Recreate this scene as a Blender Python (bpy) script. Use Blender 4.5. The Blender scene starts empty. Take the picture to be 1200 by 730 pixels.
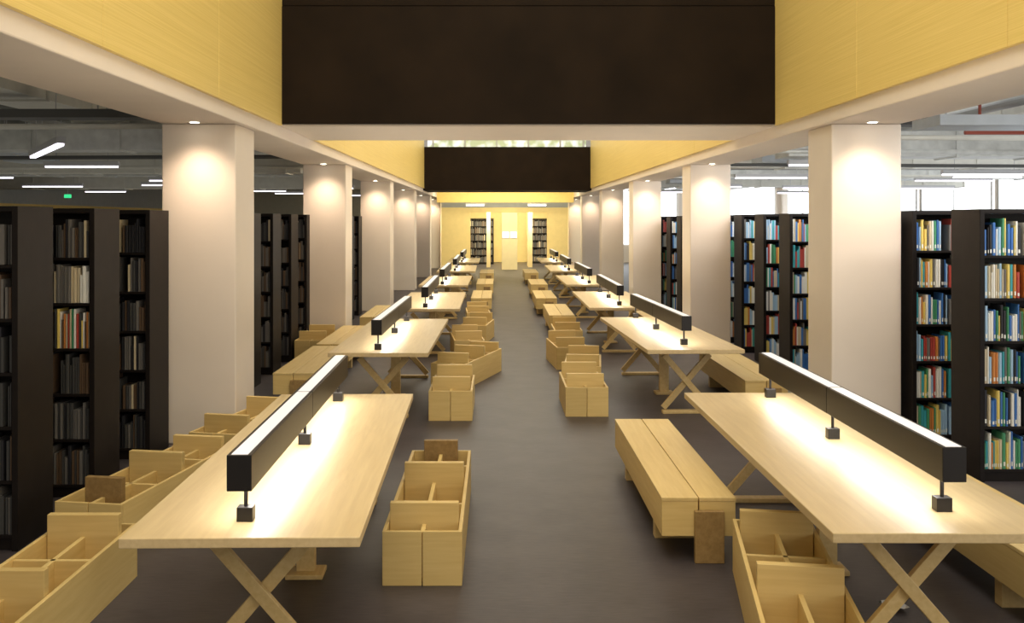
import bpy, math, random
from mathutils import Matrix, Vector
random.seed(7)
S = bpy.context.scene
C = S.collection
S.view_settings.view_transform = 'Standard'
R = math.radians
ORD = ['first','second','third','fourth','fifth','sixth','seventh','eighth','ninth','tenth','eleventh','twelfth',
       'thirteenth','fourteenth','fifteenth','sixteenth','seventeenth','eighteenth','nineteenth','twentieth']

# ------------------------------------------------------------------ materials
def mat(name, col, rough=.5, metal=0., emit=None, es=0., vary=0., vscale=6., spec=.5):
    m = bpy.data.materials.new(name); m.use_nodes = True
    nt = m.node_tree; b = nt.nodes['Principled BSDF']
    b.inputs['Base Color'].default_value = (*col, 1); b.inputs['Roughness'].default_value = rough
    b.inputs['Metallic'].default_value = metal; b.inputs['Specular IOR Level'].default_value = spec
    if emit:
        b.inputs['Emission Color'].default_value = (*emit, 1); b.inputs['Emission Strength'].default_value = es
    if vary:
        tc = nt.nodes.new('ShaderNodeTexCoord'); n = nt.nodes.new('ShaderNodeTexNoise')
        n.inputs['Scale'].default_value = vscale; n.inputs['Detail'].default_value = 6
        nt.links.new(tc.outputs['Object'], n.inputs['Vector'])
        r = nt.nodes.new('ShaderNodeValToRGB')
        r.color_ramp.elements[0].position = .3; r.color_ramp.elements[1].position = .7
        r.color_ramp.elements[0].color = (*[c*(1-vary) for c in col], 1)
        r.color_ramp.elements[1].color = (*[min(1, c*(1+vary)) for c in col], 1)
        nt.links.new(n.outputs['Fac'], r.inputs['Fac']); nt.links.new(r.outputs['Color'], b.inputs['Base Color'])
    return m

def wood(name, c1, c2, rough=.42, scale=(16, 1.0, 16)):
    m = bpy.data.materials.new(name); m.use_nodes = True
    nt = m.node_tree; b = nt.nodes['Principled BSDF']; b.inputs['Roughness'].default_value = rough
    tc = nt.nodes.new('ShaderNodeTexCoord'); oi = nt.nodes.new('ShaderNodeObjectInfo')
    mu = nt.nodes.new('ShaderNodeMath'); mu.operation = 'MULTIPLY'; mu.inputs[1].default_value = 13.
    nt.links.new(oi.outputs['Random'], mu.inputs[0])
    ad = nt.nodes.new('ShaderNodeVectorMath'); ad.operation = 'ADD'
    nt.links.new(tc.outputs['Object'], ad.inputs[0]); nt.links.new(mu.outputs[0], ad.inputs[1])
    mp = nt.nodes.new('ShaderNodeMapping'); mp.inputs['Scale'].default_value = scale
    nt.links.new(ad.outputs[0], mp.inputs['Vector'])
    n = nt.nodes.new('ShaderNodeTexNoise'); n.inputs['Scale'].default_value = 2.2; n.inputs['Detail'].default_value = 4
    n.inputs['Distortion'].default_value = .4
    nt.links.new(mp.outputs[0], n.inputs['Vector'])
    r = nt.nodes.new('ShaderNodeValToRGB'); r.color_ramp.elements[0].position = .3; r.color_ramp.elements[1].position = .72
    r.color_ramp.elements[0].color = (*c1, 1); r.color_ramp.elements[1].color = (*c2, 1)
    nt.links.new(n.outputs['Fac'], r.inputs['Fac'])
    hv = nt.nodes.new('ShaderNodeHueSaturation')
    mr = nt.nodes.new('ShaderNodeMapRange'); mr.inputs['To Min'].default_value = .88; mr.inputs['To Max'].default_value = 1.08
    nt.links.new(oi.outputs['Random'], mr.inputs['Value']); nt.links.new(mr.outputs[0], hv.inputs['Value'])
    nt.links.new(r.outputs['Color'], hv.inputs['Color']); nt.links.new(hv.outputs['Color'], b.inputs['Base Color'])
    return m

M = {}
M['table'] = wood('maple_table', (.58,.44,.235), (.67,.525,.295), .36)
M['bin'] = wood('maple_bin', (.65,.465,.175), (.72,.535,.22), .5, (1.2, 1.2, 18))
M['lid'] = wood('maple_lid', (.65,.47,.19), (.73,.55,.245), .45)
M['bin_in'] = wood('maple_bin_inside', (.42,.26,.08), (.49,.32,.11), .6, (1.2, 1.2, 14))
M['leg'] = wood('maple_leg', (.60,.43,.18), (.70,.53,.25), .45)
M['brown'] = wood('brown_board', (.26,.16,.055), (.35,.225,.085), .55)
M['bamboo'] = wood('bamboo_panel', (.76,.57,.17), (.89,.69,.25), .45, (4, .3, 75))
M['gold'] = mat('yellow_wall', (.90,.65,.21), .6, vary=.05)
M['pale'] = mat('pale_yellow_pier', (.80,.67,.38), .6, vary=.03)
M['cream'] = mat('cream_yellow_wall', (.92,.71,.30), .6, vary=.03)
M['white'] = mat('white_plaster', (.81,.725,.635), .75, vary=.015, vscale=3)
M['black'] = mat('black_beam', (.015,.009,.005), .7, vary=.25, vscale=2, spec=.12)
M['lamp'] = mat('black_lamp_metal', (.014,.012,.012), .38, .2)
M['lamp_top'] = mat('lamp_top_glass', (.62,.60,.60), .25, 0, (1,.96,.92), .6)
M['lamp_glow'] = mat('lamp_diffuser', (.9,.9,.9), .4, 0, (1,.97,.91), 17.)
M['case'] = mat('black_bookcase', (.012,.009,.008), .5, vary=.2, vscale=9, spec=.18)
M['slab'] = mat('concrete_ceiling', (.34,.34,.30), .9, vary=.45, vscale=1.2)
M['duct'] = mat('galvanised_duct', (.58,.59,.56), .5, .15, vary=.15)
M['ductw'] = mat('pale_duct', (.68,.67,.60), .6, vary=.06)
M['baffle'] = mat('grey_blue_panel', (.55,.59,.62), .7, vary=.04)
M['dark'] = mat('dark_tray', (.09,.09,.085), .6)
M['pipe'] = mat('grey_pipe', (.36,.36,.34), .4, .1)
M['red'] = mat('red_pipe', (.33,.07,.04), .4)
M['tube'] = mat('cool_tube', (.9,.9,.95), .4, 0, (.92,.88,1.0), 2.8)
M['fixture'] = mat('fixture_grey', (.5,.5,.51), .5)
M['green'] = mat('exit_green', (.05,.5,.15), .4, 0, (.05,.8,.3), 1.0)
M['daylight'] = mat('daylit_glass', (.9,.95,1), .3, 0, (.93,.97,1), 2.4)
M['frame'] = mat('window_frame', (.85,.85,.83), .5)
M['spot'] = mat('downlight_lens', (1,1,1), .3, 0, (1,.9,.72), 14.)
M['grey'] = mat('grey_wall', (.42,.42,.40), .8, vary=.05)
M['sign'] = mat('white_sign', (.85,.86,.9), .5, 0, (.9,.95,1), .55)
M['paper'] = mat('paper', (.6,.58,.55), .8)

def floor_mat():
    m = bpy.data.materials.new('dark_lino'); m.use_nodes = True
    nt = m.node_tree; b = nt.nodes['Principled BSDF']
    tc = nt.nodes.new('ShaderNodeTexCoord')
    mp = nt.nodes.new('ShaderNodeMapping'); mp.inputs['Scale'].default_value = (9, 80, 1)
    n1 = nt.nodes.new('ShaderNodeTexNoise'); n1.inputs['Scale'].default_value = 1.; n1.inputs['Detail'].default_value = 5
    n2 = nt.nodes.new('ShaderNodeTexNoise'); n2.inputs['Scale'].default_value = 2.5; n2.inputs['Detail'].default_value = 6
    nt.links.new(tc.outputs['Object'], mp.inputs[0]); nt.links.new(mp.outputs[0], n1.inputs['Vector'])
    nt.links.new(tc.outputs['Object'], n2.inputs['Vector'])
    a = nt.nodes.new('ShaderNodeMath'); a.operation = 'ADD'
    nt.links.new(n1.outputs['Fac'], a.inputs[0]); nt.links.new(n2.outputs['Fac'], a.inputs[1])
    h = nt.nodes.new('ShaderNodeMath'); h.operation = 'MULTIPLY'; h.inputs[1].default_value = .5
    nt.links.new(a.outputs[0], h.inputs[0])
    r = nt.nodes.new('ShaderNodeValToRGB'); r.color_ramp.elements[0].position = .36; r.color_ramp.elements[1].position = .64
    r.color_ramp.elements[0].color = (.043,.036,.039, 1); r.color_ramp.elements[1].color = (.079,.067,.071, 1)
    nt.links.new(h.outputs[0], r.inputs['Fac']); nt.links.new(r.outputs['Color'], b.inputs['Base Color'])
    b.inputs['Roughness'].default_value = .45; b.inputs['Specular IOR Level'].default_value = .38
    return m
M['floor'] = floor_mat()

def tree_window():
    m = bpy.data.materials.new('window_trees'); m.use_nodes = True
    nt = m.node_tree; b = nt.nodes['Principled BSDF']
    tc = nt.nodes.new('ShaderNodeTexCoord'); n = nt.nodes.new('ShaderNodeTexNoise'); n.inputs['Scale'].default_value = 3
    nt.links.new(tc.outputs['Object'], n.inputs['Vector'])
    r = nt.nodes.new('ShaderNodeValToRGB'); r.color_ramp.elements[0].position = .42; r.color_ramp.elements[1].position = .6
    r.color_ramp.elements[0].color = (.16,.26,.05,1); r.color_ramp.elements[1].color = (.9,.95,.85,1)
    nt.links.new(n.outputs['Fac'], r.inputs['Fac']); nt.links.new(r.outputs['Color'], b.inputs['Emission Color'])
    b.inputs['Emission Strength'].default_value = 1.
    return m
M['trees'] = tree_window()

# ------------------------------------------------------------------ mesh helpers
class MB:
    def __init__(s): s.v = []; s.f = []; s.mi = []
    def box(s, x0, x1, y0, y1, z0, z1, mtx=None, mi=0):
        n = len(s.v)
        for p in ((x0,y0,z0),(x1,y0,z0),(x1,y1,z0),(x0,y1,z0),(x0,y0,z1),(x1,y0,z1),(x1,y1,z1),(x0,y1,z1)):
            q = Vector(p)
            s.v.append(tuple(mtx @ q if mtx else q))
        for f in ((0,3,2,1),(4,5,6,7),(0,1,5,4),(1,2,6,5),(2,3,7,6),(3,0,4,7)):
            s.f.append(tuple(n+i for i in f)); s.mi.append(mi)
        return s
    def cyl(s, p, q, r, n=12, mi=0):
        p = Vector(p); q = Vector(q); d = (q-p).normalized()
        a = d.orthogonal().normalized(); b = d.cross(a); k = len(s.v)
        for c in (p, q):
            for i in range(n):
                t = 2*math.pi*i/n
                s.v.append(tuple(c + a*math.cos(t)*r + b*math.sin(t)*r))
        for i in range(n):
            j = (i+1) % n
            s.f.append((k+i, k+j, k+n+j, k+n+i)); s.mi.append(mi)
        s.f.append(tuple(k+n-1-i for i in range(n))); s.mi.append(mi)
        s.f.append(tuple(k+n+i for i in range(n))); s.mi.append(mi)
        return s
    def mesh(s, name, mats):
        me = bpy.data.meshes.new(name); me.from_pydata(s.v, [], s.f)
        if not isinstance(mats, (list, tuple)): mats = [mats]
        for m in mats: me.materials.append(m)
        if any(s.mi): me.polygons.foreach_set('material_index', s.mi)
        me.update(); return me
    def build(s, name, mats, parent=None, bev=0., label=None, loc=None, rz=0):
        o = bpy.data.objects.new(name, s.mesh(name, mats)); C.objects.link(o)
        if parent: o.parent = parent
        if loc: o.location = loc; o.rotation_euler.z = rz
        if bev:
            b = o.modifiers.new('bevel', 'BEVEL'); b.width = bev; b.segments = 2; b.limit_method = 'ANGLE'
        if label: o['label'] = label
        return o

def thing(name, label, cat, loc=(0,0,0), rz=0, group=None):
    o = bpy.data.objects.new(name, None); C.objects.link(o); o.empty_display_size = .1
    o.location = loc; o.rotation_euler.z = rz
    tag(o, label, cat, group); return o
def tag(o, label, cat, group=None, kind=None):
    o['label'] = label; o['category'] = cat
    if group: o['group'] = group
    if kind: o['kind'] = kind
    return o
def struct(o): o['kind'] = 'structure'; return o
def dup(o, parent=None):
    c = o.copy(); C.objects.link(c)
    if parent: c.parent = parent
    for ch in list(o.children): dup(ch, c)
    return c
def place(proto, used, loc, rz, label, group=None):
    o = proto if not used[0] else dup(proto)
    used[0] = True
    o.location = loc; o.rotation_euler = (0,0,rz); o['label'] = label
    if group: o['group'] = group
    return o
def area(name, loc, sx, sy, pw, col, rot=(0,0,0)):
    l = bpy.data.lights.new(name, 'AREA'); l.shape = 'RECTANGLE'; l.size = sx; l.size_y = sy; l.energy = pw; l.color = col
    o = bpy.data.objects.new(name, l); C.objects.link(o); o.location = loc; o.rotation_euler = rot
    return o

# ------------------------------------------------------------------ room
CXL0, CXL1, CXR0, CXR1 = -3.16, -2.46, 3.16, 3.82
struct(MB().box(-14.2, 14.2, -1.5, 50, -.1, 0).build('floor', M['floor']))
struct(MB().box(-14.2, CXL0, -1.5, 50, 4.15, 4.3).box(CXR1, 14.2, -1.5, 50, 4.15, 4.3)
       .box(-3.0, 3.66, 34.2, 50, 3.75, 3.9).build('ceiling', M['slab']))
j = MB()
for y in [6+3.4*i for i in range(13)]:
    j.box(-14.1, CXL0-.01, y, y+.28, 3.87, 4.149); j.box(CXR1+.01, 14.1, y, y+.28, 3.87, 4.149)
struct(j.build('trim_1', M['slab']))
struct(MB().box(CXL0, -2.40, -1.5, 49.9, 3.02, 4.149).build('trim_2', M['white'], bev=.01))
struct(MB().box(3.10, CXR1, -1.5, 49.9, 3.02, 4.149).build('trim_3', M['white'], bev=.01))
def panels(name, x0, x1, ya, yb, n):
    p = MB(); w = (yb-ya)/n
    for i in range(n): p.box(x0, x1, ya+i*w+.003, ya+(i+1)*w-.003, 3.15, 6.8)
    return struct(p.build(name, M['bamboo'], bev=.003))
panels('wall_upper_left', -2.398, -2.36, -1.5, 10.8, 5)
panels('wall_upper_right', 3.06, 3.098, -1.5, 10.8, 5)
panels('wall_upper_left_far', -2.398, -2.36, 12.8, 32, 8)
panels('wall_upper_right_far', 3.06, 3.098, 12.8, 32, 8)
struct(MB().box(-2.395, 3.095, 10.86, 12.8, 3.15, 3.42).box(-2.395,3.095, 12.7,12.8,3.42,6.8).build('trim_4', M['white'], bev=.006))
struct(MB().box(-2.395, 3.095, 10.78, 10.858, 3.17, 4.46).box(-2.395, 3.095, 10.82, 10.858, 4.475, 6.8).build('wall_bridge', M['black'], bev=.004))
struct(MB().box(-2.395, 3.095, 32.0, 34.2, 3.08, 4.5).build('wall_bridge_far', M['black'], bev=.004))
struct(MB().box(-2.395, 3.095, 34.0, 34.1, 4.5, 6.8).build('window_1', M['trees']))
w = MB()
for x in (-2.2,-1.1,0,1.1,2.2,3.0): w.box(x-.03, x+.03, 33.93, 33.995, 4.5, 6.8)
struct(w.build('trim_5', M['frame']))
# outer walls
struct(MB().box(-14.3, -14.2, -1.5, 50, 2.6, 4.15).build('wall_left_upper', M['grey']))
struct(MB().box(-14.3, -14.2, -1.5, 50, 0, 2.6).build('wall_left', M['gold']))
struct(MB().box(-14.2, -3.2, 49, 49.1, 0, 4.15).build('wall_back_left', M['grey']))
struct(MB().box(14.2, 14.3, -1.5, 50, 0, 4.15).build('wall_right', M['white']))
struct(MB().box(3.85, 14.2, 49, 49.1, 0, 4.15).build('wall_back_right', M['white']))
n = 2
for k in range(8):
    y = 8 + k*5
    w = struct(MB().box(14.15, 14.198, y, y+4.6, .9, 3.75).build('window_%d' % n, M['daylight'])); n += 1
    f = MB()
    for q in range(3): f.box(14.1, 14.149, y+q*2.28, y+q*2.28+.04, .9, 3.75)
    f.build('window_frame', M['frame'], w)
for k in range(2):
    x = 4.4 + k*4.9
    w = struct(MB().box(x, x+4.6, 48.95, 48.998, .9, 3.75).build('window_%d' % n, M['daylight'])); n += 1
    f = MB()
    for q in range(3): f.box(x+q*2.28, x+q*2.28+.04, 48.9, 48.949, .9, 3.75)
    f.build('window_frame', M['frame'], w)
# end of the aisle: open yellow lobby with piers
struct(MB().box(-2.4, -1.15, 42.6, 43.0, 0, 2.45).box(2.2, 3.1, 42.6, 43.0, 0, 2.45).build('wall_back', M['cream'], bev=.006))
struct(MB().box(-2.4, 3.1, 42.6, 43.0, 2.45, 2.66).build('wall_lintel', M['cream'], bev=.006))
struct(MB().box(-2.4, 3.1, 42.6, 43.0, 2.66, 3.7).build('wall_back_upper', M['grey']))
struct(MB().box(.22, .88, 41.7, 42.9, 0, 2.44).build('wall_pier', M['pale'], bev=.006))
struct(MB().box(-.45, -.28, 43.9, 44.9, 0, 2.7).build('wall_pier_left', M['pale'], bev=.006))
struct(MB().box(1.42, 1.60, 43.9, 45.6, 0, 2.8).build('wall_pier_right', M['pale'], bev=.006))
struct(MB().box(-3.0, 3.7, 49.4, 49.5, 0, 3.7).build('wall_back_far', M['cream']))
struct(MB().box(-2.4, 3.1, 39.4, 39.65, 2.82, 3.7).build('wall_header', M['gold']))
area('lobby_wall_fill', (.35, 36.6, 2.95), 4.5, .8, 130, (1,.88,.58), (R(72),0,0))  # added fill that turns light onto the front of the end wall
area('lobby_inner_fill', (.35, 39.9, 2.95), 4.8, .4, 95, (1,.90,.62), (R(58),0,0))  # added fill behind the header, lifts the lobby pier and lintel
area('lobby_back_fill', (.35, 43.4, 2.5), 4.5, .6, 200, (1,.88,.58), (R(66),0,0))  # unseen extra fill for the rear wall of the lobby

# columns
for side, x0, x1 in (('left', CXL0, CXL1), ('right', CXR0, CXR1)):
    for k in range(6):
        y = 9.26 + 6.75*k
        o = MB().box(-(x1-x0)/2, (x1-x0)/2, -.35, .35, 0, 3.018).build('column', M['white'], bev=.012, loc=((x0+x1)/2, y+.35, 0))
        tag(o, 'square white plaster column, %s from the camera in the %s row' % (ORD[k], side), 'column', 'white columns along the aisle')
        xc = (x0+x1)/2 + (.02 if side == 'left' else -.02)
        d = thing('downlight', 'round recessed downlight in the soffit before the %s %s column' % (ORD[k], side), 'ceiling light', (xc, y-.2, 3.02), 0, 'recessed downlights over the columns')
        MB().cyl((0,0,-.008), (0,0,.0), .055, 20).build('trim_ring', M['frame'], d)
        MB().cyl((0,0,-.010), (0,0,-.0081), .042, 20).build('lens', M['spot'], d)
        l = bpy.data.lights.new('downlight_beam', 'SPOT'); l.energy = 66; l.color = (1,.76,.55)
        l.spot_size = R(108); l.spot_blend = 1.; l.shadow_soft_size = .12
        lo = bpy.data.objects.new('downlight_beam', l); C.objects.link(lo); lo.location = (xc, y-.32, 2.99)
        lo.rotation_euler = (R(12), 0, 0)

# ------------------------------------------------------------------ reading tables
TL = 3.48
def make_table():
    t = thing('reading_table', '', 'table', group='long reading tables along the aisle')
    MB().box(-.515,.515,-TL/2,TL/2,.706,.75).build('tabletop', M['table'], t, bev=.004)
    for y in (-1.30, 1.36):
        MB().box(-.34,.34,y-.035,y+.035,.662,.7055).build('top_batten', M['leg'], t, bev=.004)
        MB().box(-.27,.27,y-.045,y+.045,0,.035).build('foot_beam', M['leg'], t, bev=.006)
        for s in (-1, 1):
            a = math.atan2(.54*s, .62)
            L = math.hypot(.54,.62)/2 - .022
            mx = Matrix.Translation((0, y + s*.019, .349)) @ Matrix.Rotation(a, 4, 'Y')
            MB().box(-.032,.032,-.018,.018,-L,L, mx).build('crossed_leg', M['leg'], t, bev=.004)
    MB().box(-.055,.055,-.13,-.07,.03,.7055).build('middle_post', M['leg'], t, bev=.004)
    MB().box(-.11,.11,-.19,-.01,0,.0298).build('middle_foot', M['leg'], t, bev=.006)
    return t
def make_lamp():
    t = thing('desk_lamp', '', 'lamp', group='black bar lamps on the reading tables')
    for y0, y1 in ((-1.60,-.003),(.003,1.60)):
        h = MB().box(-.055,.055,y0,y1,.165,.325).build('housing', M['lamp'], t, bev=.003)
        MB().box(-.038,.038,y0+.03,y1-.03,.1635,.167).build('diffuser', M['lamp_glow'], h)
        MB().box(-.036,.036,y0+.012,y1-.012,.324,.3275).build('top_strip', M['lamp_top'], h)
    for y in (-1.47, .05, 1.47):
        p = MB().cyl((0,y,.004),(0,y,.168),.009).build('post', M['lamp'], t)
        MB().box(-.036,.036,y-.03,y+.03,0,.065).build('base_block', M['lamp'], p, bev=.002)
    return t
tp, tu = make_table(), [False]
lp, lu = make_lamp(), [False]
tabs = [('left', -1.135, 5.94, 1.1), ('left', -1.20, 11.80, -.6), ('left', -1.09, 16.80, .3), ('left', -1.12, 22.3, 0), ('left', -1.1, 27.9, .4), ('left', -1.1, 33.5, 0),
        ('right', 1.985, 6.0, -.3), ('right', 2.03, 12.04, 2.2), ('right', 1.96, 17.0, 0), ('right', 1.98, 22.5, .4), ('right', 1.96, 28.0, 0), ('right', 1.96, 33.6, .3)]
cnt = {'left': 0, 'right': 0}
for side, x, y, a in tabs:
    k = cnt[side]; cnt[side] += 1
    w_ = 'nearest the camera' if k == 0 else '%s from the camera' % ORD[k]
    place(tp, tu, (x, y, 0), R(a), 'long pale maple reading table on crossed legs, %s in the %s row' % (w_, side))
    dx = (.11, -.04, .0, .0, .0, .0)[k] if side == 'right' else -.03
    dy = (.07, .15, .15, .1, .1, .1)[k] if side == 'right' else -.02
    place(lp, lu, (x+dx, y+dy, .7502), R(a), 'long black bar lamp glowing on the %s table of the %s row' % ('nearest' if k == 0 else ORD[k], side))
    area('soffit_fill', (x+dx, y+dy, 1.085), .07, 3.1, 17 if k < 3 else 11, (1,.92,.79), (R(180),0,R(a)))  # added upward fill above the lamp tops, whitens the soffits

# ------------------------------------------------------------------ bins and benches
W, H, T_ = .46, .315, .022
def make_bin(dark, L=2.0):
    t = thing('book_bin', '', 'bin', group='open wooden bins with compartments')
    h = L/2
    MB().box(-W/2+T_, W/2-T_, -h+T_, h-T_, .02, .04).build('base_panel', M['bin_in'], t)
    for s in (-1, 1):
        MB().box(min(s*W/2, s*(W/2-T_)), max(s*W/2, s*(W/2-T_)), -h+T_+.001, h, 0, H).build('side_panel', M['bin'], t, bev=.002)
        MB().box(min(s*.003, s*W/2), max(s*.003, s*W/2), -h, -h+T_, 0, H).build('front_panel', M['bin'], t, bev=.003)
    MB().box(-W/2+T_, W/2-T_, h-T_, h-.001, 0, H).build('end_panel', M['bin'], t, bev=.002)
    MB().box(-.013, .013, -h+T_+.001, h-T_-.001, .04, H-.012).build('long_divider', M['bin'], t, bev=.002)
    if L > 1.9: cd_, rb = (-.40, .56), (-.80, .12, .935)
    elif L > 1.4: cd_, rb = (-.28, .42), (-.60, .08, .74)
    else: cd_, rb = (.12,), (-h+.24, h-.06)
    for y in cd_:
        MB().box(-W/2+T_, W/2-T_, y-.014, y+.014, .04, H-.012).build('cross_divider', M['bin'], t, bev=.002)
    for i, y in enumerate(rb):
        dk = dark and i == (2 if dark == 1 else 0)
        w = .13 if dk else W/2-T_-.004
        zt = (.43, .44, .41)[i]
        MB().box(-w, w, y-.024, y+.024, .045, zt).build('raised_board', M['brown'] if dk else M['bin'], t, bev=.003, label='brown raised board' if dk else None)
    return t
def make_bench():
    t = thing('bench', '', 'bench', group='lidded wooden benches')
    for s in (-1, 1):
        MB().box(min(s*.004,s*.228), max(s*.004,s*.228), -1.2, 1.2, .155, .372).build('box_half', M['bin'], t, bev=.003)
        MB().box(min(s*.003,s*.23), max(s*.003,s*.23), -1.203, 1.203, .3722, .395).build('lid_plank', M['lid'], t, bev=.003)
        y = s*1.2035
        MB().box(-.03,.15, min(y, y+s*.04), max(y, y+s*.04), 0, .32).build('leg', M['brown'] if s < 0 else M['leg'], t, bev=.004, label='brown end leg' if s < 0 else None)
        MB().box(-.2,.2, s*.72-.04, s*.72+.04, 0, .1545).build('foot_block', M['leg'], t, bev=.003)
    return t
protos = {0: (make_bin(0), [False]), 1: (make_bin(1), [False]), 2: (make_bin(2, 1.6), [False]), 3: (make_bin(0, 1.1), [False]), 4: (make_bin(0, 1.6), [False])}
bins = [(1, -.43, 6.66, 0, 'open wooden book bin beside the nearest left table, brown board at its far end'),
        (0, -2.36, 4.82, 180, 'open wooden book bin cut by the bottom left corner of the photo'),
        (2, -2.47, 7.02, -9, 'open wooden bin with a brown front board, left of the nearest left table'),
        (3, -2.27, 8.80, -12, 'short wooden bin left of the nearest left table near the first left column'),
        (0, 1.49, 4.88, 171, 'skewed open wooden bin tucked under the nearest right table'),
        (3, .97, 11.08, 0, 'short wooden bin on the aisle side of the second right table, nearest of three'),
        (3, 1.11, 12.60, -6, 'short wooden bin on the aisle side of the second right table, middle of three'),
        (3, 1.03, 14.4, 5, 'short wooden bin on the aisle side of the second right table, farthest of three'),
        (3, 1.17, 16.5, 0, 'short wooden bin on the aisle side of the third right table'),
        (3, -.485, 10.86, 0, 'short open wooden bin on the aisle side of the second left table'),
        (4, -.38, 13.04, -16.5, 'open wooden bin turned askew into the aisle beside the second left table'),
        (3, -.46, 15.2, 6, 'short open wooden bin between the second and third left tables'),
        (3, -.34, 17.3, -7, 'short open wooden bin beside the third left table, nearer one'),
        (3, -.38, 19.6, 3, 'short open wooden bin beside the third left table, farther one'),
        (3, -2.79, 15.2, 0, 'short wooden bin between black bookcases and the bench before the second left column')]
for v, x, y, a, lab in bins: place(protos[v][0], protos[v][1], (x, y, 0), R(a), lab)
bp, bu = make_bench(), [False]
for x, y, a, lab in [(1.25, 7.27, 0, 'wooden bench with two lid planks and brown leg, beside the nearest right table'),
        (-2.28, 12.2, 0, 'wooden bench left of the second left table, nearer of two in line'),
        (-2.27, 14.78, 0, 'wooden bench left of the second left table, farther of two in line'),
        (2.95, 6.1, 0, 'wooden bench behind the nearest right table, by the right bookcases'),
        (2.89, 11.7, 0, 'wooden bench on the column side of the second right table'),
        (2.84, 18.2, 0, 'wooden bench on the column side of the third right table'),
        (1.18, 18.9, 0, 'wooden bench on the aisle side beyond the third right table'),
        (1.10, 22.8, 0, 'wooden bench on the aisle side of the fourth right table'),
        (1.14, 27.4, 0, 'wooden bench on the aisle side of the fifth right table'),
        (1.14, 33.2, 0, 'wooden bench on the aisle side of the sixth right table'),
        (-.34, 22.8, 0, 'wooden bench on the aisle side of the fourth left table'),
        (-.32, 27.6, 0, 'wooden bench on the aisle side of the fifth left table'),
        (-.32, 33.0, 0, 'wooden bench on the aisle side of the sixth left table'),
        (-2.2, 18.6, 0, 'wooden bench on the column side of the third left table')]:
    place(bp, bu, (x, y, 0), R(a), lab)

# ------------------------------------------------------------------ bookcases and books
BAY, CH, CD = .9, 2.2, .5
LEVEL = [.10 + .345*i for i in range(6)]
def make_case(sgn, bays=2):
    t = thing('bookcase', '', 'bookcase', group='black bookcases beside the aisle')
    def bx(a, b, y0, y1, z0, z1, name, bev=.003):
        MB().box(min(sgn*a, sgn*b), max(sgn*a, sgn*b), y0, y1, z0, z1).build(name, M['case'], t, bev=bev)
    bx(0, .04, 0, CD, 0, CH, 'end_panel')
    Ltot = .04 + bays*BAY
    bx(.0405, Ltot, .24, .26, .02, CH-.04, 'back_panel', 0)
    bx(.0405, Ltot, .005, CD-.005, CH-.035, CH, 'top_panel')
    bx(.0405, Ltot, .03, CD-.03, 0, .08, 'plinth')
    for b in range(bays):
        x1 = .04 + (b+1)*BAY
        bx(x1-.03, x1, .004, CD-.004, .081, CH-.036, 'upright')
        for z in LEVEL: bx(.04+b*BAY+.0005, x1-.0305, .012, CD-.012, z-.022, z, 'shelf', .002)
    return t
PAL = {'blue': (.05,.17,.48), 'pale blue': (.36,.55,.74), 'white': (.85,.85,.80), 'cream': (.62,.53,.36), 'yellow': (.78,.60,.16), 'red': (.42,.06,.045),
       'green': (.07,.30,.15), 'teal': (.05,.36,.42), 'black': (.02,.02,.025), 'brown': (.12,.075,.045), 'grey': (.16,.15,.14), 'orange': (.62,.24,.06), 'dark grey': (.06,.06,.06)}
BM = {}
for k, c in PAL.items(): BM[k] = mat('book_' + k.replace(' ', '_'), c, .5)
BM['sticker'] = mat('book_sticker', (.85,.85,.78), .6)
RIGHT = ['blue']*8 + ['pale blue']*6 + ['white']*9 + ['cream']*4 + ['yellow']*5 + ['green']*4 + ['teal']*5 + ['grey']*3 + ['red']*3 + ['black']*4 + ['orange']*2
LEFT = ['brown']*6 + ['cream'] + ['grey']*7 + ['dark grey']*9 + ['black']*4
names = list(BM)
def book_mesh(col, sticker=True):
    me = MB()
    me.v = [(-.5,.06,0),(-.25,.0,0),(.25,.0,0),(.5,.06,0),(.5,1,0),(-.5,1,0),(-.5,.06,1),(-.25,.0,1),(.25,.0,1),(.5,.06,1),(.5,1,1),(-.5,1,1)]
    me.f = [(5,4,3,2,1,0),(6,7,8,9,10,11),(0,1,7,6),(1,2,8,7),(2,3,9,8),(3,4,10,9),(4,5,11,10),(5,0,6,11)]
    me.mi = [0]*8
    if sticker:
        me.v += [(-.25,-.004,.08),(.25,-.004,.08),(.25,-.004,.2),(-.25,-.004,.2)]
        me.f.append((12,13,14,15)); me.mi.append(1)
    return me.mesh('book', [BM[col], BM['sticker']])
BMESH = {k: book_mesh(k) for k in PAL}
BMESHL = {k: book_mesh(k, False) for k in PAL}
stuff = MB()
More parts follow.
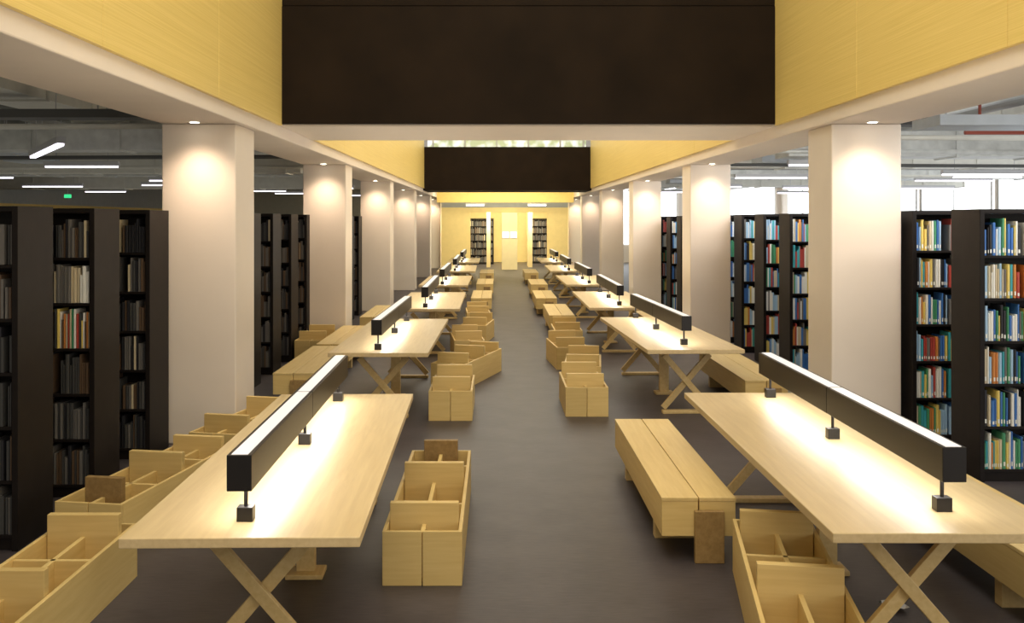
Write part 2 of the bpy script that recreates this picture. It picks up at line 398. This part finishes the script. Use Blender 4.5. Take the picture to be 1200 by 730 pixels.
def fill(sgn, cx, cy, case, xa, xb, single, pal=None):
    pal = pal or (RIGHT if sgn > 0 else LEFT)
    for lv, z in enumerate(LEVEL):
        x = xa + random.uniform(.0, .006); stop = xb
        if random.random() < (.1 if sgn > 0 else .25): stop = xa + (xb-xa)*random.uniform(.75, 1)
        cyc = None
        if sgn < 0 and lv == 3 and 'second' in case: pal_ = cyc = ['red','cream','orange','brown','white','yellow','dark grey','red','white','green','cream']
        elif sgn < 0 and lv == 4 and 'second' in case: pal_ = ['cream','cream','grey','white']
        else: pal_ = pal
        run = random.choice(pal_); hh = random.uniform(.23,.29); ci = random.randrange(5)
        while True:
            w = random.uniform(.012, .031) if not cyc else random.uniform(.012,.022)
            if x + w > stop: break
            if cyc: run = cyc[ci % len(cyc)]; ci += 1
            elif random.random() < .9: run = random.choice(pal_)
            if random.random() < .75: hh = random.uniform(.20,.302)
            d = random.uniform(.17,.20); y0 = cy + .018 + random.uniform(0,.012)
            xc = cx + sgn*(x + w/2)
            if single:
                o = bpy.data.objects.new('book', (BMESH if sgn > 0 else BMESHL)[run]); C.objects.link(o)
                o.location = (xc, y0, z+.0005); o.scale = (w-.001, d, hh)
                sh = 6-lv
                sp = 'top' if sh == 1 else ('bottom' if sh == 6 else ORD[sh-1])
                tag(o, '%s spined book on the %s shelf of the %s' % (run, sp, case), 'book', 'books on the %s shelf of the %s' % (sp, case))
            else:
                stuff.box(xc-w/2+.0005, xc+w/2-.0005, y0, y0+d, z+.0005, z+hh, None, names.index(run))
            x += w
RX, LX = 3.89, -3.05
rp, ru = make_case(1), [False]
lc, lu2 = make_case(-1), [False]
for k in range(17):
    cy = 7.9 + 1.28*k
    nm = 'nearest the camera' if k == 0 else '%s from the camera' % ORD[k]
    place(rp, ru, (RX, cy, 0), 0, 'tall black bookcase right of the aisle, %s' % nm)
    cs = 'nearest right bookcase' if k == 0 else '%s right bookcase' % ORD[k]
    e0 = {0: .37, 1: .35}.get(k, .045)
    if k < 2: fill(1, RX, cy, cs, .045, e0, True)
    if k < 10: fill(1, RX, cy, cs, e0, .905, False)
    else: fill(1, RX, cy, cs, .045, .6, False)
    if k < 2: fill(1, RX, cy, cs, .945, 1.8, False)
    if k < 12:
        area('book_aisle_fill', (RX+.75, cy-.62, 2.75), 1.0, .15, 17, (1,.98,.95), (R(28),0,0))  # invisible fill per aisle, added to brighten the book spines
for k in range(17):
    cy = 6.25 + 1.19*k
    nm = 'nearest the camera' if k == 0 else '%s from the camera' % ORD[k]
    place(lc, lu2, (LX, cy, 0), 0, 'tall black bookcase left of the aisle, %s' % nm)
    cs = 'nearest left bookcase' if k == 0 else '%s left bookcase' % ORD[k]
    e0 = {0: .10, 1: .33, 2: .27}.get(k, .045)
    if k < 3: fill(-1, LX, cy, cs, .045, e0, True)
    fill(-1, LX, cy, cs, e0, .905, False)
    if k < 3: fill(-1, LX, cy, cs, .945, 1.8, False)
for i, (x, y) in enumerate(((-1.98, 46.9), (1.55, 47.8))):
    place(rp, ru, (x, y, 0), 0, 'black bookcase seen through the %s opening of the yellow end wall' % ('left' if i == 0 else 'right'), 'bookcases behind the end wall')
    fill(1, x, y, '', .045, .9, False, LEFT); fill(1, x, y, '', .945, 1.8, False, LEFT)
tag(stuff.build('books', [BM[k] for k in names]), 'distant rows of books filling the black bookcases', 'books', kind='stuff')

# ------------------------------------------------------------------ services under the side ceilings
def simple(name, mb, m, label, cat, group=None, bev=0):
    return tag(mb.build(name, m, bev=bev), label, cat, group)
def duct(x0, x1, y0, y1, z0, z1, m, label, name='air_duct', cat='duct', ts=(.08,.36,.64,.92)):
    b = MB().box(x0,x1,y0,y1,z0,z1)
    k = max(x1-x0, y1-y0); q = 1.2
    while q < k and name == 'air_duct':
        if x1-x0 > y1-y0: b.box(x0+q,x0+q+.04,y0-.02,y1+.02,z0-.02,z1+.02)
        else: b.box(x0-.02,x1+.02,y0+q,y0+q+.04,z0-.02,z1+.02)
        q += 1.2
    o = simple(name, b, m, label, cat)
    for t in ts:
        if x1-x0 > y1-y0:
            x = x0+(x1-x0)*t; c = [(x, y0+.04), (x, y1-.04)]
        else:
            y = y0+(y1-y0)*t; c = [(x0+.04, y), (x1-.04, y)]
        for cx, cy in c: MB().cyl((cx,cy,z1),(cx,cy,4.149),.01,6).build('hanger', M['fixture'], o)
    return o
duct(-5.75,-5.0,8.5,46,3.45,3.82, M['ductw'], 'pale square air duct running lengthwise over the left bookcases')
duct(-9.3,-8.7,8.5,46,3.47,3.76, M['duct'], 'grey square air duct running lengthwise over the far left bookcases')
for i, (y, z0, z1) in enumerate(((13.2,3.06,3.4),(18.0,2.98,3.36),(21.8,3.1,3.34),(26,2.95,3.36))):
    duct(-13.5,-3.6,y,y+.6,z0,z1, M['ductw'] if i % 2 else M['duct'], 'grey air duct crossing the left ceiling, %s from the camera' % ORD[i])
for i, (y, z0) in enumerate(((14.1,3.03),(18.4,3.1),(23.2,3.1),(29,3.1))):
    duct(4.2,13.8,y,y+.7,z0,z0+.36, M['duct'] if i % 2 == 0 else M['ductw'], 'silver air duct crossing the right ceiling, %s from the camera' % ORD[i])
duct(6.9,7.6,11,46,3.52,3.84, M['ductw'], 'pale square air duct running lengthwise over the right bookcases')
for i, (y, z) in enumerate(((10.4,3.2),(15.9,3.28),(24.6,3.28))):
    duct(-13.9,-3.4,y,y+.32,z,z+.09, M['dark'], 'dark cable tray crossing the left ceiling, %s from the camera' % ORD[i], 'cable_tray', 'cable tray')
for i, (y, z) in enumerate(((12.2,3.30),(16.3,3.3),(21.0,3.2))):
    duct(4.4,13.5,y,y+.32,z,z+.09, M['dark'] if i != 1 else M['pipe'], 'grey cable tray crossing the right ceiling, %s from the camera' % ORD[i], 'cable_tray', 'cable tray')
for i, (x, y, wd_) in enumerate(((-8.35,11.6,1.5),(-8.35,14.1,1.2),(-4.93,14.1,1.3),(-8.3,16.5,.62),(-4.93,19.2,1.3),(-12.2,17.0,1.9),(-11.1,14.2,1.7),(-8.35,24.95,.65),(-4.9,27.2,1.2))):
    duct(x, x+wd_, y, y+(1.5 if i in (1,2,6) else .75), 3.10, 3.21, M['baffle'], 'grey blue flat panel hung from the left ceiling, %s from the camera' % ORD[i], 'hanging_panel', 'ceiling panel', (.05,.95))
for i, (x, y) in enumerate(((9.4,10.3),(4.7,10.4),(9.4,15.2),(4.6,17.0),(9.4,24.2),(4.7,26.6))):
    duct(x, x+1.6, y, y+.7, 3.12, 3.23, M['baffle'], 'grey blue flat panel hung from the right ceiling, %s from the camera' % ORD[i], 'hanging_panel', 'ceiling panel', (.05,.95))
simple('pipe', MB().cyl((6.2,13.0,3.27),(14.2,13.0,3.27),.028).cyl((6.4,13.0,3.27),(6.4,13.0,3.869),.02), M['red'], 'red sprinkler pipe under the right ceiling', 'pipe')
for i, (x, z) in enumerate(((-4.6,3.7),(-6.4,3.72),(-7.6,3.76),(-11.32,3.7))):
    simple('pipe', MB().cyl((x,8,z),(x,49,z),.06), M['pipe'], 'grey pipe running lengthwise under the left ceiling, %s from the columns' % ORD[i], 'pipe')
for i, (x, z) in enumerate(((4.3,3.58),(6.55,3.6),(8.7,3.58),(11.3,3.62))):
    simple('pipe', MB().cyl((x,8,z),(x,49,z),.06), M['pipe'], 'grey pipe running lengthwise under the right ceiling, %s from the columns' % ORD[i], 'pipe')
for i, y in enumerate((11.3, 16.95, 22.75)):
    simple('pipe', MB().cyl((-14.2,y,4.095),(-3.2,y,4.095),.05), M['pipe'], 'grey pipe crossing high under the left ceiling, %s from the camera' % ORD[i], 'pipe')
for i, y in enumerate((11.3, 17.4, 26.2)):
    simple('pipe', MB().cyl((3.9,y,4.095),(14.2,y,4.095),.05), M['pipe'], 'grey pipe crossing high under the right ceiling, %s from the camera' % ORD[i], 'pipe')
for i, (y, m_) in enumerate(((9.9,'ductw'),(14.7,'dark'),(17.45,'ductw'),(20.1,'duct'))):
    simple('conduit', MB().cyl((-14.2,y,3.02),(CXL0,y,3.06),.03), M[m_], 'thin conduit crossing low over the left bookcases, %s from the camera' % ORD[i], 'pipe')
for i, (y, m_) in enumerate(((11.25,'ductw'),(13.5,'duct'),(16.85,'dark'),(20.75,'ductw'))):
    simple('conduit', MB().cyl((CXR1,y,3.06),(14.2,y,3.02),.03), M[m_], 'thin conduit crossing low over the right bookcases, %s from the camera' % ORD[i], 'pipe')

def light_bar(p, q, z, label, top=4.15):
    (x0,y0),(x1,y1) = p, q
    L = math.hypot(x1-x0, y1-y0); a = math.atan2(y1-y0, x1-x0)
    t = thing('linear_light', label, 'ceiling light', ((x0+x1)/2,(y0+y1)/2,z), a, 'hanging tube lights over the bookcases')
    MB().box(-L/2,L/2,-.05,.05,.02,.09).build('housing', M['fixture'], t, bev=.004)
    MB().box(-L/2+.02,L/2-.02,-.035,.035,-.008,.0199).build('diffuser', M['tube'], t, bev=.004)
    for s in (-1,1): MB().cyl((s*L*.35,0,.09),(s*L*.35,0,top-z),.006,6).build('hanger', M['fixture'], t)
LB = [((-6.1,12.9),(-4.75,10.7)), ((-7.0,15.2),(-5.85,15.2)), ((-10.6,19.1),(-9.4,19.1)), ((-7.3,20.6),(-6.0,20.6)), ((-8.4,23.2),(-7.0,23.2)), ((-11.7,24.2),(-10.2,24.2)),
      ((-4.9,25.4),(-3.7,25.4)), ((-6.9,30.5),(-5.9,30.5)), ((-10.7,34),(-9.5,34)), ((-12.2,21.2),(-11.0,21.2)), ((-4.9,33),(-3.8,33)), ((-7.3,28),(-6.0,28)), ((-12.0,28.6),(-10.8,28.6))]
for i, (p, q) in enumerate(LB):
    light_bar(p, q, 2.93, 'slanting white tube light hanging over the left bookcases, nearest the camera' if i == 0 else 'white tube light hanging over the left bookcases, about %d metres from the camera' % round(math.hypot(*p)))
RB = [((4.6,15.5),(5.9,15.5)), ((7.8,17.2),(9.3,17.2)), ((4.9,20.2),(6.4,20.2)), ((9.2,21.6),(10.9,21.6)), ((5.0,25.6),(6.4,25.6)), ((10.9,26.8),(12.5,26.8)), ((5.0,30.5),(6.4,30.5)), ((9.0,31.5),(10.5,31.5)), ((9.2,19.8),(10.6,19.8)), ((7.75,26.6),(9.2,26.6))]
for i, (p, q) in enumerate(RB):
    light_bar(p, q, 2.97 if i != 1 else 2.9, 'white tube light hanging over the right bookcases, about %d metres from the camera' % round(math.hypot(*p)))
for i, x in enumerate((-1.3, 1.3)):
    light_bar((x, 41.2), (x+.8, 41.2), 2.72, 'small tube light under the ceiling at the far end of the aisle, %s one' % ('left' if i == 0 else 'right'), 3.75)
t = thing('exit_light', 'tiny green exit light hanging over the far left bookcases', 'sign', (-11.8, 27, 2.72))
MB().box(-.09,.09,-.03,.03,0,.10).build('sign_face', M['green'], t, bev=.005)
MB().cyl((0,0,.10),(0,0,1.43),.008,6).build('hanger', M['fixture'], t)
for i, (x, lab) in enumerate(((.38, 'left'), (.72, 'right'))):
    simple('notice', MB().box(x-.14,x+.14,41.65,41.698,1.35,1.62), M['sign'], 'white notice on the yellow end wall pier, %s of two' % lab, 'sign', bev=.004)
p = MB()
g = 5
for i in range(g):
    for j_ in range(g):
        p.v.append((2.10+i*.03+random.uniform(-.006,.006), 5.28+j_*.03+random.uniform(-.006,.006), .004+random.uniform(0,.03)))
for i in range(g-1):
    for j_ in range(g-1):
        a = i*g+j_; p.f.append((a, a+g, a+g+1, a+1)); p.mi.append(0)
simple('paper_scrap', p, M['paper'], 'crumpled scrap of paper on the floor under the nearest right table', 'paper')

# ------------------------------------------------------------------ lights
WARM = (1,.92,.75)
area('skylight_near', (.35, 4, 7.2), 5.2, 12, 450, WARM)
area('skylight_far', (.35, 22.4, 7.0), 5.2, 18, 740, WARM)
area('end_fill', (.35, 37.0, 3.7), 4, 3, 110, (1,.86,.58))  # added overhead fill that brightens the end of the aisle
area('end_room_fill', (.6, 45.8, 3.65), 4.5, 3, 330, (1,.88,.58))  # added warm fill for the room behind the end wall
area('left_zone_fill', (-7.5, 18, 4.1), 6, 22, 40, (1,.95,.86))  # dim added fill over the left bay, supplements the hanging tubes
area('right_zone_fill', (8.6, 16, 4.1), 6, 22, 380, (.97,.98,1))  # added fill over the right bay, supplements tubes and windows
area('left_ceiling_fill', (-8, 20, 2.5), 7, 26, 90, (1,.95,.83), (R(180),0,0))  # unseen fill aimed upward, added to lift the left ceiling
area('right_ceiling_fill', (9, 20, 2.5), 7, 26, 260, (.98,.99,1), (R(180),0,0))  # same added upward fill for the right ceiling, stronger
area('right_front_fill', (7.4, -1.0, 2.2), 5, 2.6, 170, (1,.98,.94), (R(90),0,0))  # added fill behind the camera, lights the right-hand book spines
area('left_front_fill', (-5.8, -1.0, 2.2), 5, 2.6, 8, (1,.94,.84), (R(90),0,0))  # weak added fill behind the camera for the left-hand spines
area('hall_fill', (.35, -1.3, 4.2), 5, 2.4, 85, (1,.89,.74), (R(72),0,0))  # added front fill that raises the columns' camera-side faces
wd = bpy.data.worlds.new('world'); S.world = wd; wd.use_nodes = True
wd.node_tree.nodes['Background'].inputs['Color'].default_value = (1,.90,.76,1)
wd.node_tree.nodes['Background'].inputs['Strength'].default_value = .37

# ------------------------------------------------------------------ camera
cd = bpy.data.cameras.new('camera'); cam = bpy.data.objects.new('camera', cd); C.objects.link(cam)
cam.location = (0, 0, 2.11); cam.rotation_euler = (R(90), 0, 0)
cd.sensor_width = 36; cd.lens = 36*1150/1200
cd.shift_x = 18/1200; cd.shift_y = -107/1200; cd.clip_end = 200
S.camera = cam
